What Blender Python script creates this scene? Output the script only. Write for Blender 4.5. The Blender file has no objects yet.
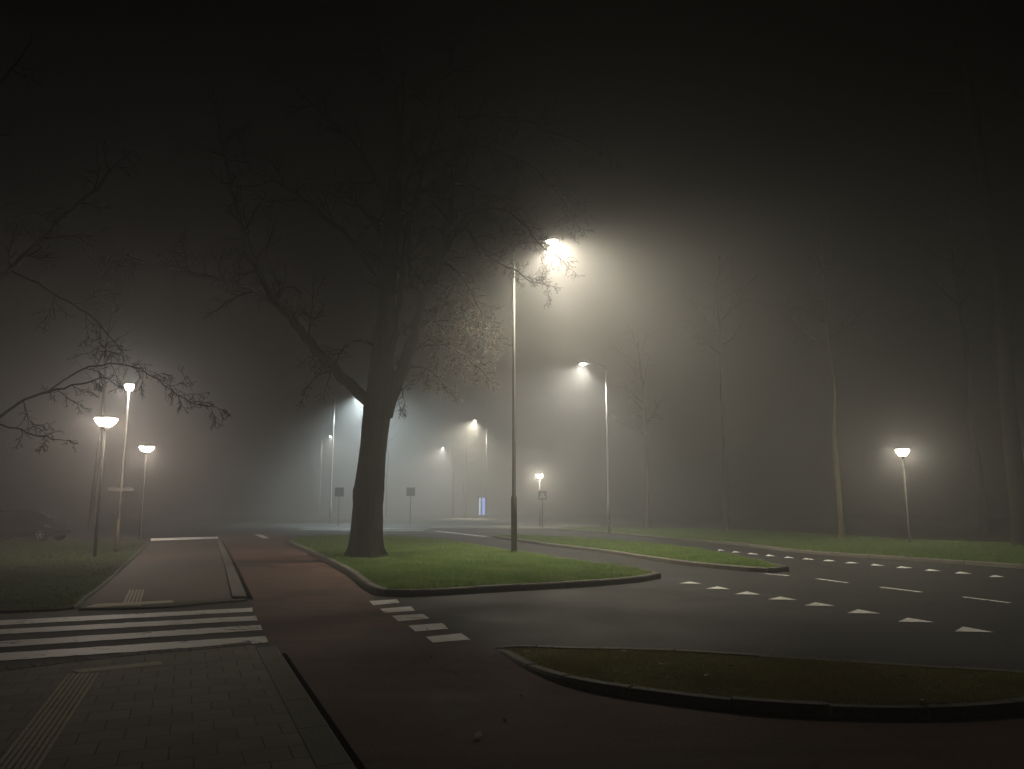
import bpy, bmesh, math, random
from mathutils import Vector, Matrix
from mathutils.geometry import tessellate_polygon
random.seed(7)
R = math.radians
sc = bpy.context.scene
col = sc.collection

# ------------------------------------------------------------------ camera
CAM_H, PITCH, FPX = 1.65, R(9.27), 760.0
cam = bpy.data.cameras.new('camera'); cam_o = bpy.data.objects.new('camera', cam); col.objects.link(cam_o)
cam.sensor_width = 36.0; cam.lens = 36.0 * FPX / 1024.0
cam.clip_start = 0.05; cam.clip_end = 2000
cam_o.location = (0, 0, CAM_H); cam_o.rotation_euler = (R(90) + PITCH, 0, 0)
sc.camera = cam_o

def ray(px, py):
    u = (px - 512.0) / FPX; v = (384.5 - py) / FPX
    return Vector((u, math.cos(PITCH) - v * math.sin(PITCH), math.sin(PITCH) + v * math.cos(PITCH)))
def G(px, py, z=0.0):
    d = ray(px, py); t = (z - CAM_H) / d.z
    return Vector((d.x * t, d.y * t, z))
def P(px, py, Y):
    d = ray(px, py); t = Y / d.y
    return Vector((d.x * t, Y, CAM_H + d.z * t))

# ------------------------------------------------------------------ node helpers
def new_mat(name):
    m = bpy.data.materials.new(name); m.use_nodes = True
    nt = m.node_tree; b = nt.nodes['Principled BSDF']
    return m, nt, b
def noise(nt, scale, detail=6, rough=0.6, vec=None):
    n = nt.nodes.new('ShaderNodeTexNoise'); n.inputs['Scale'].default_value = scale
    n.inputs['Detail'].default_value = detail; n.inputs['Roughness'].default_value = rough
    nt.links.new(vec, n.inputs['Vector']); return n.outputs['Fac']
def pos(nt):
    g = nt.nodes.new('ShaderNodeNewGeometry'); return g.outputs['Position']
def objco(nt):
    g = nt.nodes.new('ShaderNodeTexCoord'); return g.outputs['Object']
def scaled(nt, vec, s):
    m = nt.nodes.new('ShaderNodeVectorMath'); m.operation = 'MULTIPLY'
    nt.links.new(vec, m.inputs[0]); m.inputs[1].default_value = s; return m.outputs[0]
def ramp(nt, fac, stops):
    r = nt.nodes.new('ShaderNodeValToRGB'); nt.links.new(fac, r.inputs['Fac'])
    e = r.color_ramp.elements
    while len(e) < len(stops): e.new(0.5)
    for k, (p, c) in enumerate(stops):
        e[k].position = p; e[k].color = (*c, 1) if len(c) == 3 else c
    return r.outputs['Color']
def mixc(nt, fac, a, b, mode='MIX'):
    m = nt.nodes.new('ShaderNodeMix'); m.data_type = 'RGBA'; m.blend_type = mode
    if isinstance(fac, (int, float)): m.inputs[0].default_value = fac
    else: nt.links.new(fac, m.inputs[0])
    for i, x in ((6, a), (7, b)):
        if isinstance(x, tuple): m.inputs[i].default_value = (*x, 1)
        else: nt.links.new(x, m.inputs[i])
    return m.outputs[2]
def bump(nt, b, h, strength=0.4, dist=0.01):
    n = nt.nodes.new('ShaderNodeBump'); n.inputs['Strength'].default_value = strength
    n.inputs['Distance'].default_value = dist
    nt.links.new(h, n.inputs['Height']); nt.links.new(n.outputs[0], b.inputs['Normal'])

def ground_mat(name, c0, c1, rough=(0.55, 0.8), fine=120, patch=0.5, bstr=0.5, bdist=0.006, spec=0.25):
    m, nt, b = new_mat(name); p = pos(nt)
    big = noise(nt, patch, 5, 0.65, p); f = noise(nt, fine, 3, 0.7, p)
    base = ramp(nt, big, [(0.3, c0), (0.7, c1)])
    spk = ramp(nt, f, [(0.3, (0.55,)*3), (0.7, (1.45,)*3)])
    nt.links.new(mixc(nt, 1.0, base, spk, 'MULTIPLY'), b.inputs['Base Color'])
    rr = nt.nodes.new('ShaderNodeMapRange'); nt.links.new(big, rr.inputs[0])
    rr.inputs[1].default_value = 0.3; rr.inputs[2].default_value = 0.7
    rr.inputs[3].default_value = rough[0]; rr.inputs[4].default_value = rough[1]
    nt.links.new(rr.outputs[0], b.inputs['Roughness'])
    bump(nt, b, f, bstr, bdist); b.inputs['Specular IOR Level'].default_value = spec
    return m

M = {}
M['asphalt'] = ground_mat('asphalt', (0.017, 0.0172, 0.0165), (0.031, 0.031, 0.029), (0.72, 0.9), 150, 0.35)
M['red_asphalt'] = ground_mat('red_asphalt', (0.072, 0.036, 0.025), (0.104, 0.052, 0.037), (0.8, 0.95), 170, 0.45)
def weathered(m):
    nt = m.node_tree; b = nt.nodes['Principled BSDF']; p = pos(nt)
    src = b.inputs['Base Color'].links[0].from_socket
    st = noise(nt, 1.0, 6, 0.7, scaled(nt, p, (0.35, 2.2, 1))); ag = noise(nt, 34, 3, 0.8, p); pt = noise(nt, 1.7, 8, 0.75, p)
    c = mixc(nt, 1.0, src, ramp(nt, st, [(0.35, (0.72,)*3), (0.65, (1.3,)*3)]), 'MULTIPLY')
    c = mixc(nt, 1.0, c, ramp(nt, ag, [(0.35, (0.62,)*3), (0.65, (1.45,)*3)]), 'MULTIPLY')
    c = mixc(nt, 1.0, c, ramp(nt, pt, [(0.34, (0.45,)*3), (0.46, (1.0,)*3), (0.62, (1.0,)*3), (0.74, (1.35,)*3)]), 'MULTIPLY')
    vo = nt.nodes.new('ShaderNodeTexVoronoi'); vo.feature = 'DISTANCE_TO_EDGE'; vo.inputs['Scale'].default_value = 0.33
    wn = nt.nodes.new('ShaderNodeTexNoise'); wn.inputs['Scale'].default_value = 1.6; wn.inputs['Detail'].default_value = 6; nt.links.new(p, wn.inputs['Vector'])
    ad = nt.nodes.new('ShaderNodeVectorMath'); ad.operation = 'MULTIPLY_ADD'; nt.links.new(wn.outputs['Color'], ad.inputs[0]); ad.inputs[1].default_value = (.9, .9, 0); nt.links.new(p, ad.inputs[2])
    nt.links.new(ad.outputs[0], vo.inputs['Vector'])
    crk = ramp(nt, vo.outputs['Distance'], [(0.0, (0.35,)*3), (0.012, (1.0,)*3)])
    gate = ramp(nt, noise(nt, .22, 2, .5, p), [(0.5, (0,)*3), (0.56, (1,)*3)])
    c = mixc(nt, gate, c, mixc(nt, 1.0, c, crk, 'MULTIPLY'))
    nt.links.new(c, b.inputs['Base Color'])
weathered(M['asphalt']); weathered(M['red_asphalt'])
M['concrete'] = ground_mat('kerb_concrete', (0.10, 0.094, 0.074), (0.16, 0.15, 0.122), (0.7, 0.9), 60, 1.3, 0.35)
M['soil'] = ground_mat('soil', (0.030, 0.026, 0.016), (0.055, 0.050, 0.026), (0.9, 1.0), 22, 0.8, 1.0, 0.03)
M['turf'] = ground_mat('turf', (0.05, 0.080, 0.020), (0.085, 0.115, 0.034), (0.9, 1.0), 30, 0.6, 1.0, 0.03)
M['turf_dim'] = ground_mat('dim_lit_turf', (0.028, 0.046, 0.013), (0.055, 0.076, 0.023), (0.9, 1.0), 30, 0.6, 1.0, 0.03)  # darker copy of the turf; dim light on the left lawn put into colour
M['turf_dry'] = ground_mat('turf_dry', (0.16, 0.155, 0.065), (0.22, 0.195, 0.085), (0.9, 1.0), 26, 0.9, 1.0, 0.03)
M['gutter'] = ground_mat('wet_gutter', (0.003, 0.003, 0.003), (0.007, 0.007, 0.006), (0.9, 1.0), 60, 1.0, spec=0.0)

def brick_mat(name, c0, c1, mortar, w, h, rot=0.0, bd=0.006):
    m, nt, b = new_mat(name); p = pos(nt)
    mp = nt.nodes.new('ShaderNodeMapping'); mp.inputs['Rotation'].default_value = (0, 0, rot)
    nt.links.new(p, mp.inputs[0])
    br = nt.nodes.new('ShaderNodeTexBrick')
    br.inputs['Scale'].default_value = 1; br.inputs['Brick Width'].default_value = w; br.inputs['Row Height'].default_value = h
    br.inputs['Mortar Size'].default_value = 0.007; br.inputs['Mortar Smooth'].default_value = 0.4; br.inputs['Bias'].default_value = 0
    br.inputs['Color1'].default_value = (*c0, 1); br.inputs['Color2'].default_value = (*c1, 1); br.inputs['Mortar'].default_value = (*mortar, 1)
    nt.links.new(mp.outputs[0], br.inputs['Vector'])
    f = noise(nt, 90, 4, 0.7, p); g = noise(nt, 1.1, 5, 0.6, p)
    c = mixc(nt, 1.0, br.outputs['Color'], ramp(nt, f, [(0.3, (0.7,)*3), (0.7, (1.3,)*3)]), 'MULTIPLY')
    c = mixc(nt, 1.0, c, ramp(nt, g, [(0.3, (0.7,)*3), (0.7, (1.2,)*3)]), 'MULTIPLY')
    nt.links.new(c, b.inputs['Base Color']); b.inputs['Roughness'].default_value = 0.8
    ma = nt.nodes.new('ShaderNodeMath'); ma.operation = 'SUBTRACT'; ma.inputs[0].default_value = 1.0
    nt.links.new(br.outputs['Fac'], ma.inputs[1])
    ad = nt.nodes.new('ShaderNodeMath'); ad.operation = 'MULTIPLY_ADD'
    nt.links.new(f, ad.inputs[0]); ad.inputs[1].default_value = 0.25; nt.links.new(ma.outputs[0], ad.inputs[2])
    bump(nt, b, ad.outputs[0], 0.7, bd)
    return m
M['pavers'] = brick_mat('grey_pavers', (0.125, 0.108, 0.076), (0.165, 0.142, 0.10), (0.02, 0.019, 0.015), 0.3, 0.3, R(-23))
M['clinker'] = brick_mat('brown_clinker', (0.056, 0.034, 0.021), (0.078, 0.046, 0.029), (0.02, 0.016, 0.013), 0.21, 0.105, R(8), 0.004)

m, nt, b = new_mat('worn_road_paint'); p = pos(nt)
w1 = noise(nt, 3.2, 7, 0.72, scaled(nt, p, (0.55, 1, 1))); w2 = noise(nt, 26, 5, 0.7, p)
msk = nt.nodes.new('ShaderNodeMath'); msk.operation = 'MULTIPLY_ADD'
nt.links.new(w2, msk.inputs[0]); msk.inputs[1].default_value = 0.28; nt.links.new(w1, msk.inputs[2])
wear = ramp(nt, msk.outputs[0], [(0.515, (0, 0, 0)), (0.545, (1, 1, 1))])
tone = ramp(nt, w2, [(0.3, (0.68, 0.67, 0.63)), (0.7, (0.86, 0.85, 0.81))])
nt.links.new(mixc(nt, wear, (0.05, 0.05, 0.047), tone), b.inputs['Base Color']); b.inputs['Roughness'].default_value = 0.6
bump(nt, b, msk.outputs[0], 0.3, 0.004)
M['paint'] = m

def leafy(m):
    nt = m.node_tree; b = nt.nodes['Principled BSDF']; src = b.inputs['Base Color'].links[0].from_socket
    t = nt.nodes.new('ShaderNodeBsdfTranslucent'); d = nt.nodes.new('ShaderNodeBsdfDiffuse'); mx = nt.nodes.new('ShaderNodeMixShader'); mx.inputs[0].default_value = .45
    nt.links.new(src, t.inputs[0]); nt.links.new(src, d.inputs[0]); nt.links.new(d.outputs[0], mx.inputs[1]); nt.links.new(t.outputs[0], mx.inputs[2])
    nt.links.new(mx.outputs[0], nt.nodes['Material Output'].inputs['Surface'])
m, nt, b = new_mat('grass_blades'); p = pos(nt)
g1 = noise(nt, 0.8, 4, 0.6, p); g2 = noise(nt, 14, 3, 0.7, p)
c = ramp(nt, g1, [(0.3, (0.115, 0.20, 0.046)), (0.55, (0.18, 0.275, 0.070)), (0.75, (0.29, 0.31, 0.11))])
nt.links.new(mixc(nt, 1.0, c, ramp(nt, g2, [(0.3, (0.5,)*3), (0.7, (1.4,)*3)]), 'MULTIPLY'), b.inputs['Base Color'])
b.inputs['Roughness'].default_value = 0.65
leafy(m)
M['grass'] = m
m, nt, b = new_mat('dim_lit_grass_blades'); p = pos(nt)  # darker blades for the left lawn, its weak lighting painted into the colour
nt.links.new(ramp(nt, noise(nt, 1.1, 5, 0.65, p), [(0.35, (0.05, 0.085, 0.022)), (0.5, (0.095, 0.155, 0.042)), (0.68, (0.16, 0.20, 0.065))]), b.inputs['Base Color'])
leafy(m); M['grass_dim'] = m
m, nt, b = new_mat('dry_grass_blades'); p = pos(nt)
g1 = noise(nt, 1.0, 4, 0.6, p)
nt.links.new(ramp(nt, g1, [(0.3, (0.20, 0.21, 0.075)), (0.5, (0.27, 0.255, 0.10)), (0.7, (0.32, 0.24, 0.11))]), b.inputs['Base Color'])
b.inputs['Roughness'].default_value = 0.8
leafy(m)
M['dry_grass'] = m

def bark(name, c0, c1, moss=None, sc_=1.0):
    m, nt, b = new_mat(name); p = pos(nt)
    s = scaled(nt, p, (9 * sc_, 9 * sc_, 1.6 * sc_)); n = noise(nt, 1.0, 8, 0.7, s)
    c = ramp(nt, n, [(0.35, c0), (0.65, c1)])
    if moss:
        g = noise(nt, 1.3, 4, 0.6, p)
        c = mixc(nt, ramp(nt, g, [(0.42, (0, 0, 0)), (0.6, (0.8,)*3)]), c, moss)
    nt.links.new(c, b.inputs['Base Color']); b.inputs['Roughness'].default_value = 0.95; b.inputs['Specular IOR Level'].default_value = 0.06
    bump(nt, b, n, 1.0, 0.06)
    return m
M['bark'] = bark('rough_bark', (0.008, 0.007, 0.005), (0.027, 0.022, 0.016), (0.022, 0.022, 0.012))
M['bark_pale'] = bark('pale_mossy_bark', (0.038, 0.033, 0.020), (0.075, 0.066, 0.038), (0.066, 0.062, 0.026))
M['twig'] = bark('twig_bark', (0.018, 0.014, 0.010), (0.038, 0.030, 0.022))

def plain(name, c, rough=0.5, metal=0.0, var=0.15, sc_=8):
    m, nt, b = new_mat(name); n = noise(nt, sc_, 6, 0.65, objco(nt))
    lo = tuple(x * (1 - var) for x in c); hi = tuple(x * (1 + var) for x in c)
    nt.links.new(ramp(nt, n, [(0.3, lo), (0.7, hi)]), b.inputs['Base Color'])
    b.inputs['Roughness'].default_value = rough; b.inputs['Metallic'].default_value = metal
    return m
M['galv'] = plain('galvanised_steel', (0.34, 0.34, 0.32), 0.5, 0.35, 0.2)
M['grey_steel'] = plain('weathered_steel', (0.10, 0.10, 0.088), 0.6, 0.2, 0.2)
M['grey_paint'] = plain('grey_green_paint', (0.115, 0.115, 0.10), 0.5, 0.0, 0.2)
M['dark_paint'] = plain('dark_pole_paint', (0.012, 0.012, 0.011), 0.6, 0.0, 0.2)
M['cream_paint'] = plain('cream_pole_paint', (0.26, 0.25, 0.215), 0.5, 0.0, 0.15)
M['orange_paint'] = plain('orange_band_paint', (0.14, 0.095, 0.05), 0.5)
M['housing'] = plain('lamp_housing', (0.20, 0.20, 0.19), 0.45)
M['sign_back'] = plain('sign_back_aluminium', (0.015, 0.015, 0.015), 0.5, 0.1)
M['sign_blue'] = plain('sign_blue', (0.02, 0.05, 0.16), 0.4)
M['sign_white'] = plain('sign_white', (0.75, 0.75, 0.73), 0.5)
M['sign_black'] = plain('sign_black', (0.015, 0.015, 0.015), 0.5)
M['name_plate'] = plain('street_name_plate', (0.30, 0.29, 0.27), 0.5)
M['car_paint'] = plain('dark_car_paint', (0.012, 0.012, 0.014), 0.22, 0.3)
M['car_glass'] = plain('dark_car_glass', (0.012, 0.014, 0.016), 0.06)
M['rubber'] = plain('tyre_rubber', (0.012, 0.012, 0.012), 0.85)
M['alloy'] = plain('alloy_rim', (0.62, 0.62, 0.62), 0.35, 0.5)
M['head_glass'] = plain('headlight_glass', (0.75, 0.75, 0.75), 0.12, 0.3)
M['tail_glass'] = plain('tail_lamp_red', (0.30, 0.01, 0.01), 0.25)
M['leaf'] = plain('withered_leaf', (0.20, 0.135, 0.07), 0.8, 0, 0.4, 3)
def emit(name, c, s):
    m, nt, b = new_mat(name)
    n = noise(nt, 6, 2, 0.5, objco(nt))
    b.inputs['Base Color'].default_value = (0.8, 0.8, 0.8, 1)
    nt.links.new(ramp(nt, n, [(0.3, tuple(x * 0.95 for x in c)), (0.7, c)]), b.inputs['Emission Color'])
    b.inputs['Emission Strength'].default_value = s
    return m

# ------------------------------------------------------------------ object helpers
def mesh_obj(name, V, F, mat, parent=None, smooth=False):
    me = bpy.data.meshes.new(name); me.from_pydata([tuple(v) for v in V], [], F)
    if mat: me.materials.append(mat)
    if smooth: me.polygons.foreach_set('use_smooth', [True] * len(me.polygons))
    me.update()
    o = bpy.data.objects.new(name, me); col.objects.link(o)
    if parent: o.parent = parent
    return o
def empty(name, loc, label, cat, group=None, rz=0):
    o = bpy.data.objects.new(name, None); col.objects.link(o); o.location = loc; o.rotation_euler = (0, 0, rz)
    o.empty_display_size = 0.3
    o['label'] = label; o['category'] = cat
    if group: o['group'] = group
    return o
def struct(o, kind='structure'):
    o['kind'] = kind; return o
class MB:
    def __init__(s): s.V = []; s.F = []
    def add(s, V, F):
        k = len(s.V); s.V += V; s.F += [tuple(i + k for i in f) for f in F]
    def box(s, c, size, rot=None):
        x, y, z = (a / 2 for a in size)
        vs = [Vector((sx * x, sy * y, sz * z)) for sx in (-1, 1) for sy in (-1, 1) for sz in (-1, 1)]
        if rot: vs = [rot @ v for v in vs]
        s.add([v + Vector(c) for v in vs], [(0, 1, 3, 2), (4, 6, 7, 5), (0, 4, 5, 1), (2, 3, 7, 6), (0, 2, 6, 4), (1, 5, 7, 3)])
    def tube(s, pts, rads, n=8, cap=True):
        pts = [Vector(p) for p in pts]; base = len(s.V)
        t0 = (pts[1] - pts[0]).normalized()
        u = t0.orthogonal().normalized()
        for i, p in enumerate(pts):
            t = (pts[min(i + 1, len(pts) - 1)] - pts[max(i - 1, 0)]).normalized()
            u = u - t * u.dot(t)
            u = u.normalized() if u.length > 1e-6 else t.orthogonal().normalized()
            w = t.cross(u)
            for k in range(n):
                a = 2 * math.pi * k / n
                s.V.append(p + (u * math.cos(a) + w * math.sin(a)) * rads[i])
        for i in range(len(pts) - 1):
            for k in range(n):
                a = base + i * n + k; b_ = base + i * n + (k + 1) % n
                s.F.append((a, b_, b_ + n, a + n))
        if cap:
            s.F.append(tuple(base + k for k in reversed(range(n))))
            s.F.append(tuple(base + (len(pts) - 1) * n + k for k in range(n)))
    def lathe(s, prof, n=24, c=(0, 0, 0), sx=1, sy=1):
        base = len(s.V)
        for (r, z) in prof:
            for k in range(n):
                a = 2 * math.pi * k / n
                s.V.append(Vector((c[0] + r * math.cos(a) * sx, c[1] + r * math.sin(a) * sy, c[2] + z)))
        for i in range(len(prof) - 1):
            for k in range(n):
                a = base + i * n + k; b_ = base + i * n + (k + 1) % n
                s.F.append((a, b_, b_ + n, a + n))
        s.F.append(tuple(base + k for k in reversed(range(n))))
        s.F.append(tuple(base + (len(prof) - 1) * n + k for k in range(n)))
    def build(s, name, mat, parent=None, smooth=False): return mesh_obj(name, s.V, s.F, mat, parent, smooth)

def smooth_loop(pts, step=0.5, closed=True):
    pts = [Vector((p[0], p[1], 0)) for p in pts]; n = len(pts); out = []
    rng = range(n) if closed else range(n - 1)
    for i in rng:
        if closed: a, b_, c, d = pts[i - 1], pts[i], pts[(i + 1) % n], pts[(i + 2) % n]
        else: a, b_, c, d = pts[max(i - 1, 0)], pts[i], pts[i + 1], pts[min(i + 2, n - 1)]
        # centripetal catmull-rom
        t0 = 0; t1 = t0 + max((b_ - a).length, 1e-4) ** 0.5; t2 = t1 + max((c - b_).length, 1e-4) ** 0.5; t3 = t2 + max((d - c).length, 1e-4) ** 0.5
        k = max(1, int(round((c - b_).length / step)))
        for j in range(k):
            t = t1 + (t2 - t1) * j / k
            A1 = a * ((t1 - t) / (t1 - t0)) + b_ * ((t - t0) / (t1 - t0)); A2 = b_ * ((t2 - t) / (t2 - t1)) + c * ((t - t1) / (t2 - t1)); A3 = c * ((t3 - t) / (t3 - t2)) + d * ((t - t2) / (t3 - t2))
            B1 = A1 * ((t2 - t) / (t2 - t0)) + A2 * ((t - t0) / (t2 - t0)); B2 = A2 * ((t3 - t) / (t3 - t1)) + A3 * ((t - t1) / (t3 - t1))
            out.append(B1 * ((t2 - t) / (t2 - t1)) + B2 * ((t - t1) / (t2 - t1)))
    if not closed: out.append(pts[-1].copy())
    return out
def area2(poly): return sum(poly[i - 1].x * poly[i].y - poly[i].x * poly[i - 1].y for i in range(len(poly)))
def inset(poly, w):
    s = 1 if area2(poly) > 0 else -1; n = len(poly); out = []
    for i in range(n):
        t = (poly[(i + 1) % n] - poly[i - 1]).normalized()
        out.append(poly[i] + Vector((-t.y, t.x, 0)) * (w * s))
    return out
def sheet(name, poly, z, mat, parent=None):
    V = [Vector((p.x, p.y, z)) for p in poly]
    F = [tuple(f) for f in tessellate_polygon([V])]
    o = mesh_obj(name, V, F, mat, parent)
    bm = bmesh.new(); bm.from_mesh(o.data); bmesh.ops.recalc_face_normals(bm, faces=bm.faces)
    if bm.faces and sum(f.normal.z for f in bm.faces) < 0: bmesh.ops.reverse_faces(bm, faces=bm.faces)
    bm.to_mesh(o.data); bm.free()
    return o
def kerb_ring(name, poly, w, h0, mat, seg=2, gap=0.02, closed=True, z0=-0.01):
    """a row of separate kerb stones along an outline (chamfered on the outer edge)"""
    inn = inset(poly, w) if closed else None
    mb = MB(); n = len(poly)
    ch = min(0.025, w * 0.3)
    mid = inset(poly, ch)
    i = 0
    while i < n:
        j = min(i + seg, n)
        A0, A1 = poly[i], poly[j % n]
        idx = [(k % n) for k in range(i, j + 1)]
        V = []; dz = random.uniform(-0.007, 0.007)
        for q, k in enumerate(idx):
            t = (poly[(k + 1) % n] - poly[k]).normalized() if q == 0 else (poly[k] - poly[k - 1]).normalized()
            off = t * (gap / 2 if q == 0 else (-gap / 2 if q == len(idx) - 1 else 0))
            o_, m_, i_ = poly[k] + off, mid[k] + off, inn[k] + off; h = h0(o_.x, o_.y) if callable(h0) else h0
            V += [Vector((o_.x, o_.y, z0)), Vector((o_.x, o_.y, h - ch + dz)), Vector((m_.x, m_.y, h + dz)), Vector((i_.x, i_.y, h + dz)), Vector((i_.x, i_.y, z0))]
        F = []
        for q in range(len(idx) - 1):
            a = q * 5
            for r in range(4): F.append((a + r, a + r + 1, a + r + 6, a + r + 5))
        F.append((4, 3, 2, 1, 0)); L = (len(idx) - 1) * 5; F.append((L, L + 1, L + 2, L + 3, L + 4))
        mb.add(V, F)
        i = j
    return mb.build(name, mat)
def inside(poly, x, y):
    c = False; n = len(poly); j = n - 1
    for i in range(n):
        a, b_ = poly[i], poly[j]
        if (a.y > y) != (b_.y > y) and x < (b_.x - a.x) * (y - a.y) / (b_.y - a.y) + a.x: c = not c
        j = i
    return c
def blades(name, poly, z, mat, count, hmin, hmax, wd, xr=None, maxd=60, avoid=(), hfun=None):
    xs = [p.x for p in poly]; ys = [p.y for p in poly]
    x0, x1, y0, y1 = min(xs), max(xs), max(2, min(ys)), min(maxd, max(ys))
    if xr: x0, x1 = max(x0, xr[0]), min(x1, xr[1])
    V = []; F = []; tries = 0; done = 0
    rnd = random.Random(hash(name) % 1000 + count)
    while done < count and tries < count * 14:
        tries += 1
        # denser close to the viewer's end of the lawn
        t = rnd.random(); y = 1 / (1 / y0 + t * (1 / y1 - 1 / y0)); x = rnd.uniform(x0, x1)
        if not inside(poly, x, y): continue
        if any((x - a[0]) ** 2 + (y - a[1]) ** 2 < a[2] ** 2 for a in avoid): continue
        done += 1
        cl = 0.55 + 0.9 * (0.5 + 0.5 * math.sin(x * 2.3 + 1.7 * math.sin(y * 1.9))) * rnd.random()
        h = rnd.uniform(hmin, hmax) * cl; a = rnd.uniform(0, 6.283); w = wd * (0.6 + 0.8 * rnd.random()) * (0.6 + y / 30)
        dx, dy = math.cos(a) * w / 2, math.sin(a) * w / 2; lx, ly = rnd.gauss(0, .9) * h, rnd.gauss(0, .9) * h
        if hfun: z = hfun(x, y) - .012
        k = len(V)
        V += [(x - dx, y - dy, z), (x + dx, y + dy, z), (x + lx, y + ly, z + h)]
        F.append((k, k + 1, k + 2))
    return struct(mesh_obj(name, V, F, mat), 'stuff')
def poly_px(lst, z=0.0): return [G(a, b_, z) for a, b_ in lst]

# ------------------------------------------------------------------ ground, road, paths
gr = sheet('ground', [Vector(v) for v in ((-190, -20, 0), (190, -20, 0), (190, 300, 0), (-190, 300, 0))], -0.03, M['soil']); struct(gr)
road = sheet('road', [Vector(v) for v in ((-70, 3, 0), (75, 3, 0), (75, 66, 0), (9, 66, 0), (9, 128, 0), (-24, 128, 0), (-24, 66, 0), (-70, 66, 0))], 0.0, M['asphalt']); struct(road)

near_left = [(275, 652), (268, 644), (259, 625), (248, 600), (233, 565), (222, 539), (219, 533)]
near_right = [(283, 533), (287, 538), (312, 554), (346, 574), (370, 594), (374, 601), (400, 612), (436, 627), (472, 641), (494, 650), (525, 668), (560, 683), (599, 692.6), (660, 702), (731, 710), (831, 717), (930, 718.5), (1024, 712.5), (1120, 698), (1185, 687)]
cyc = poly_px(near_left) + poly_px(near_right)
cyc = [Vector((-1.05, -4, 0)), Vector((-1.05, 1.0, 0))] + cyc + [Vector((30, cyc[-1].y, 0)), Vector((30, -4, 0))]
cycle = struct(sheet('cycle_path', cyc, 0.004, M['red_asphalt']))

def lawn(kind, px, seg, hk, step, turf, wk=0.16, back=(), hfun=None):
    pts = [G(q[0], q[1], q[2] if len(q) > 2 else hk if k in back else 0) for k, q in enumerate(px)]
    lp = smooth_loop(pts, step)
    struct(kerb_ring('kerb', lp, wk, hfun or hk, M['concrete'], seg))
    inn = inset(lp, wk + 0.004)
    t = struct(sheet('lawn', inn, hk - 0.012, M[turf]))
    if hfun:
        for v in t.data.vertices: v.co.z = hfun(v.co.x, v.co.y) - 0.012
    return lp, inn
# lawn with the big tree
lawnA_px = [(348, 575), (370, 592), (384, 596.5), (410, 597), (500, 592), (600, 586), (645, 581.5), (657, 579), (661, 576, .06), (654, 571.2), (620, 565.5), (560, 557), (500, 548), (440, 539), (400, 536), (360, 535), (310, 536), (290, 538.5), (312, 555)]
lA, iA = lawn('tree', lawnA_px, 2, 0.13, 0.5, 'turf', back=range(9, 18))
# near verge in the foreground
tipB = G(494, 649)
def hB(x, y):
    t = max(0, min(1, (math.hypot(x - tipB.x, y - tipB.y) - .1) / 2.6)); return .012 + .078 * t * t * (3 - 2 * t)
lawnB_px = [(494, 649), (499, 645.8, .01), (520, 643.2, .03), (560, 642.8, .06), (650, 646.5, .09), (760, 653, .10), (880, 660.5, .10), (1024, 669.5, .10), (1130, 678, .10), (1185, 687, .08), (1120, 699), (1024, 713.5), (930, 719.5), (831, 718), (731, 711.5), (660, 703), (599, 693.6), (560, 684), (525, 669), (505, 656)]
lB, iB = lawn('near', lawnB_px, 3, 0.09, 0.3, 'turf_dry', wk=.13, hfun=hB)
# median beyond the slip lane
lawnC_px = [(494, 537), (540, 545), (603, 553), (677, 564.5), (728, 570), (768, 573), (784, 571.5), (789, 569, .06), (779, 564.3), (733, 554), (692, 547.5), (642, 542), (576, 537), (540, 535.5), (510, 535)]
lC, iC = lawn('median', lawnC_px, 2, 0.13, 0.5, 'turf', back=range(8, 15))
# far verge to the right
lawnD_px = [(560, 530.5), (600, 533), (662, 539), (733, 545), (800, 553), (909, 561), (1024, 569), (1180, 581), (1300, 591), (1300, 558), (1180, 553), (1024, 546), (911, 541.5), (844, 537), (730, 531), (611, 528.5), (575, 528)]
lD, iD = lawn('far', lawnD_px, 2, 0.12, 0.8, 'turf')
# lawn on the left
lawnE_px = [(-260, 620), (-120, 617), (0, 613), (55, 611), (74, 609), (86, 600), (104, 586), (130, 562), (144, 547), (147, 543), (138, 541.5), (60, 541), (0, 541), (-120, 542), (-260, 545)]
lE, iE = lawn('left', lawnE_px, 2, 0.045, 0.5, 'turf_dim', wk=.06)

wf = [G(600, 528.3), G(730, 531), G(844, 537), G(911, 541.5), G(1024, 546), G(1180, 553), G(1300, 558)]
wf = [Vector((p.x + 0.2, p.y + 0.35, 0)) for p in wf] + [Vector((75, 30, 0)), Vector((75, 130, 0)), Vector((14, 130, 0))]
struct(sheet('woodland_floor', wf, 0.09, M['soil']))

# pavements
pavA = poly_px([(-80, 686), (0, 676), (40, 671), (70, 667), (130, 660), (200, 654), (254, 648.5)])
e0, e1 = G(256, 648, .045), G(307, 749, .045)
dr = (e1 - e0).normalized()
pavA_all = [Vector((-14, pavA[0].y, 0))] + pavA + [e0 + dr * (e0.y + 3) / -dr.y if False else e0 + dr * 9.5, Vector((-14, -1.5, 0))]
PZ = 0.045
pav = struct(sheet('pavement', pavA_all, PZ, M['pavers']))
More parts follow.
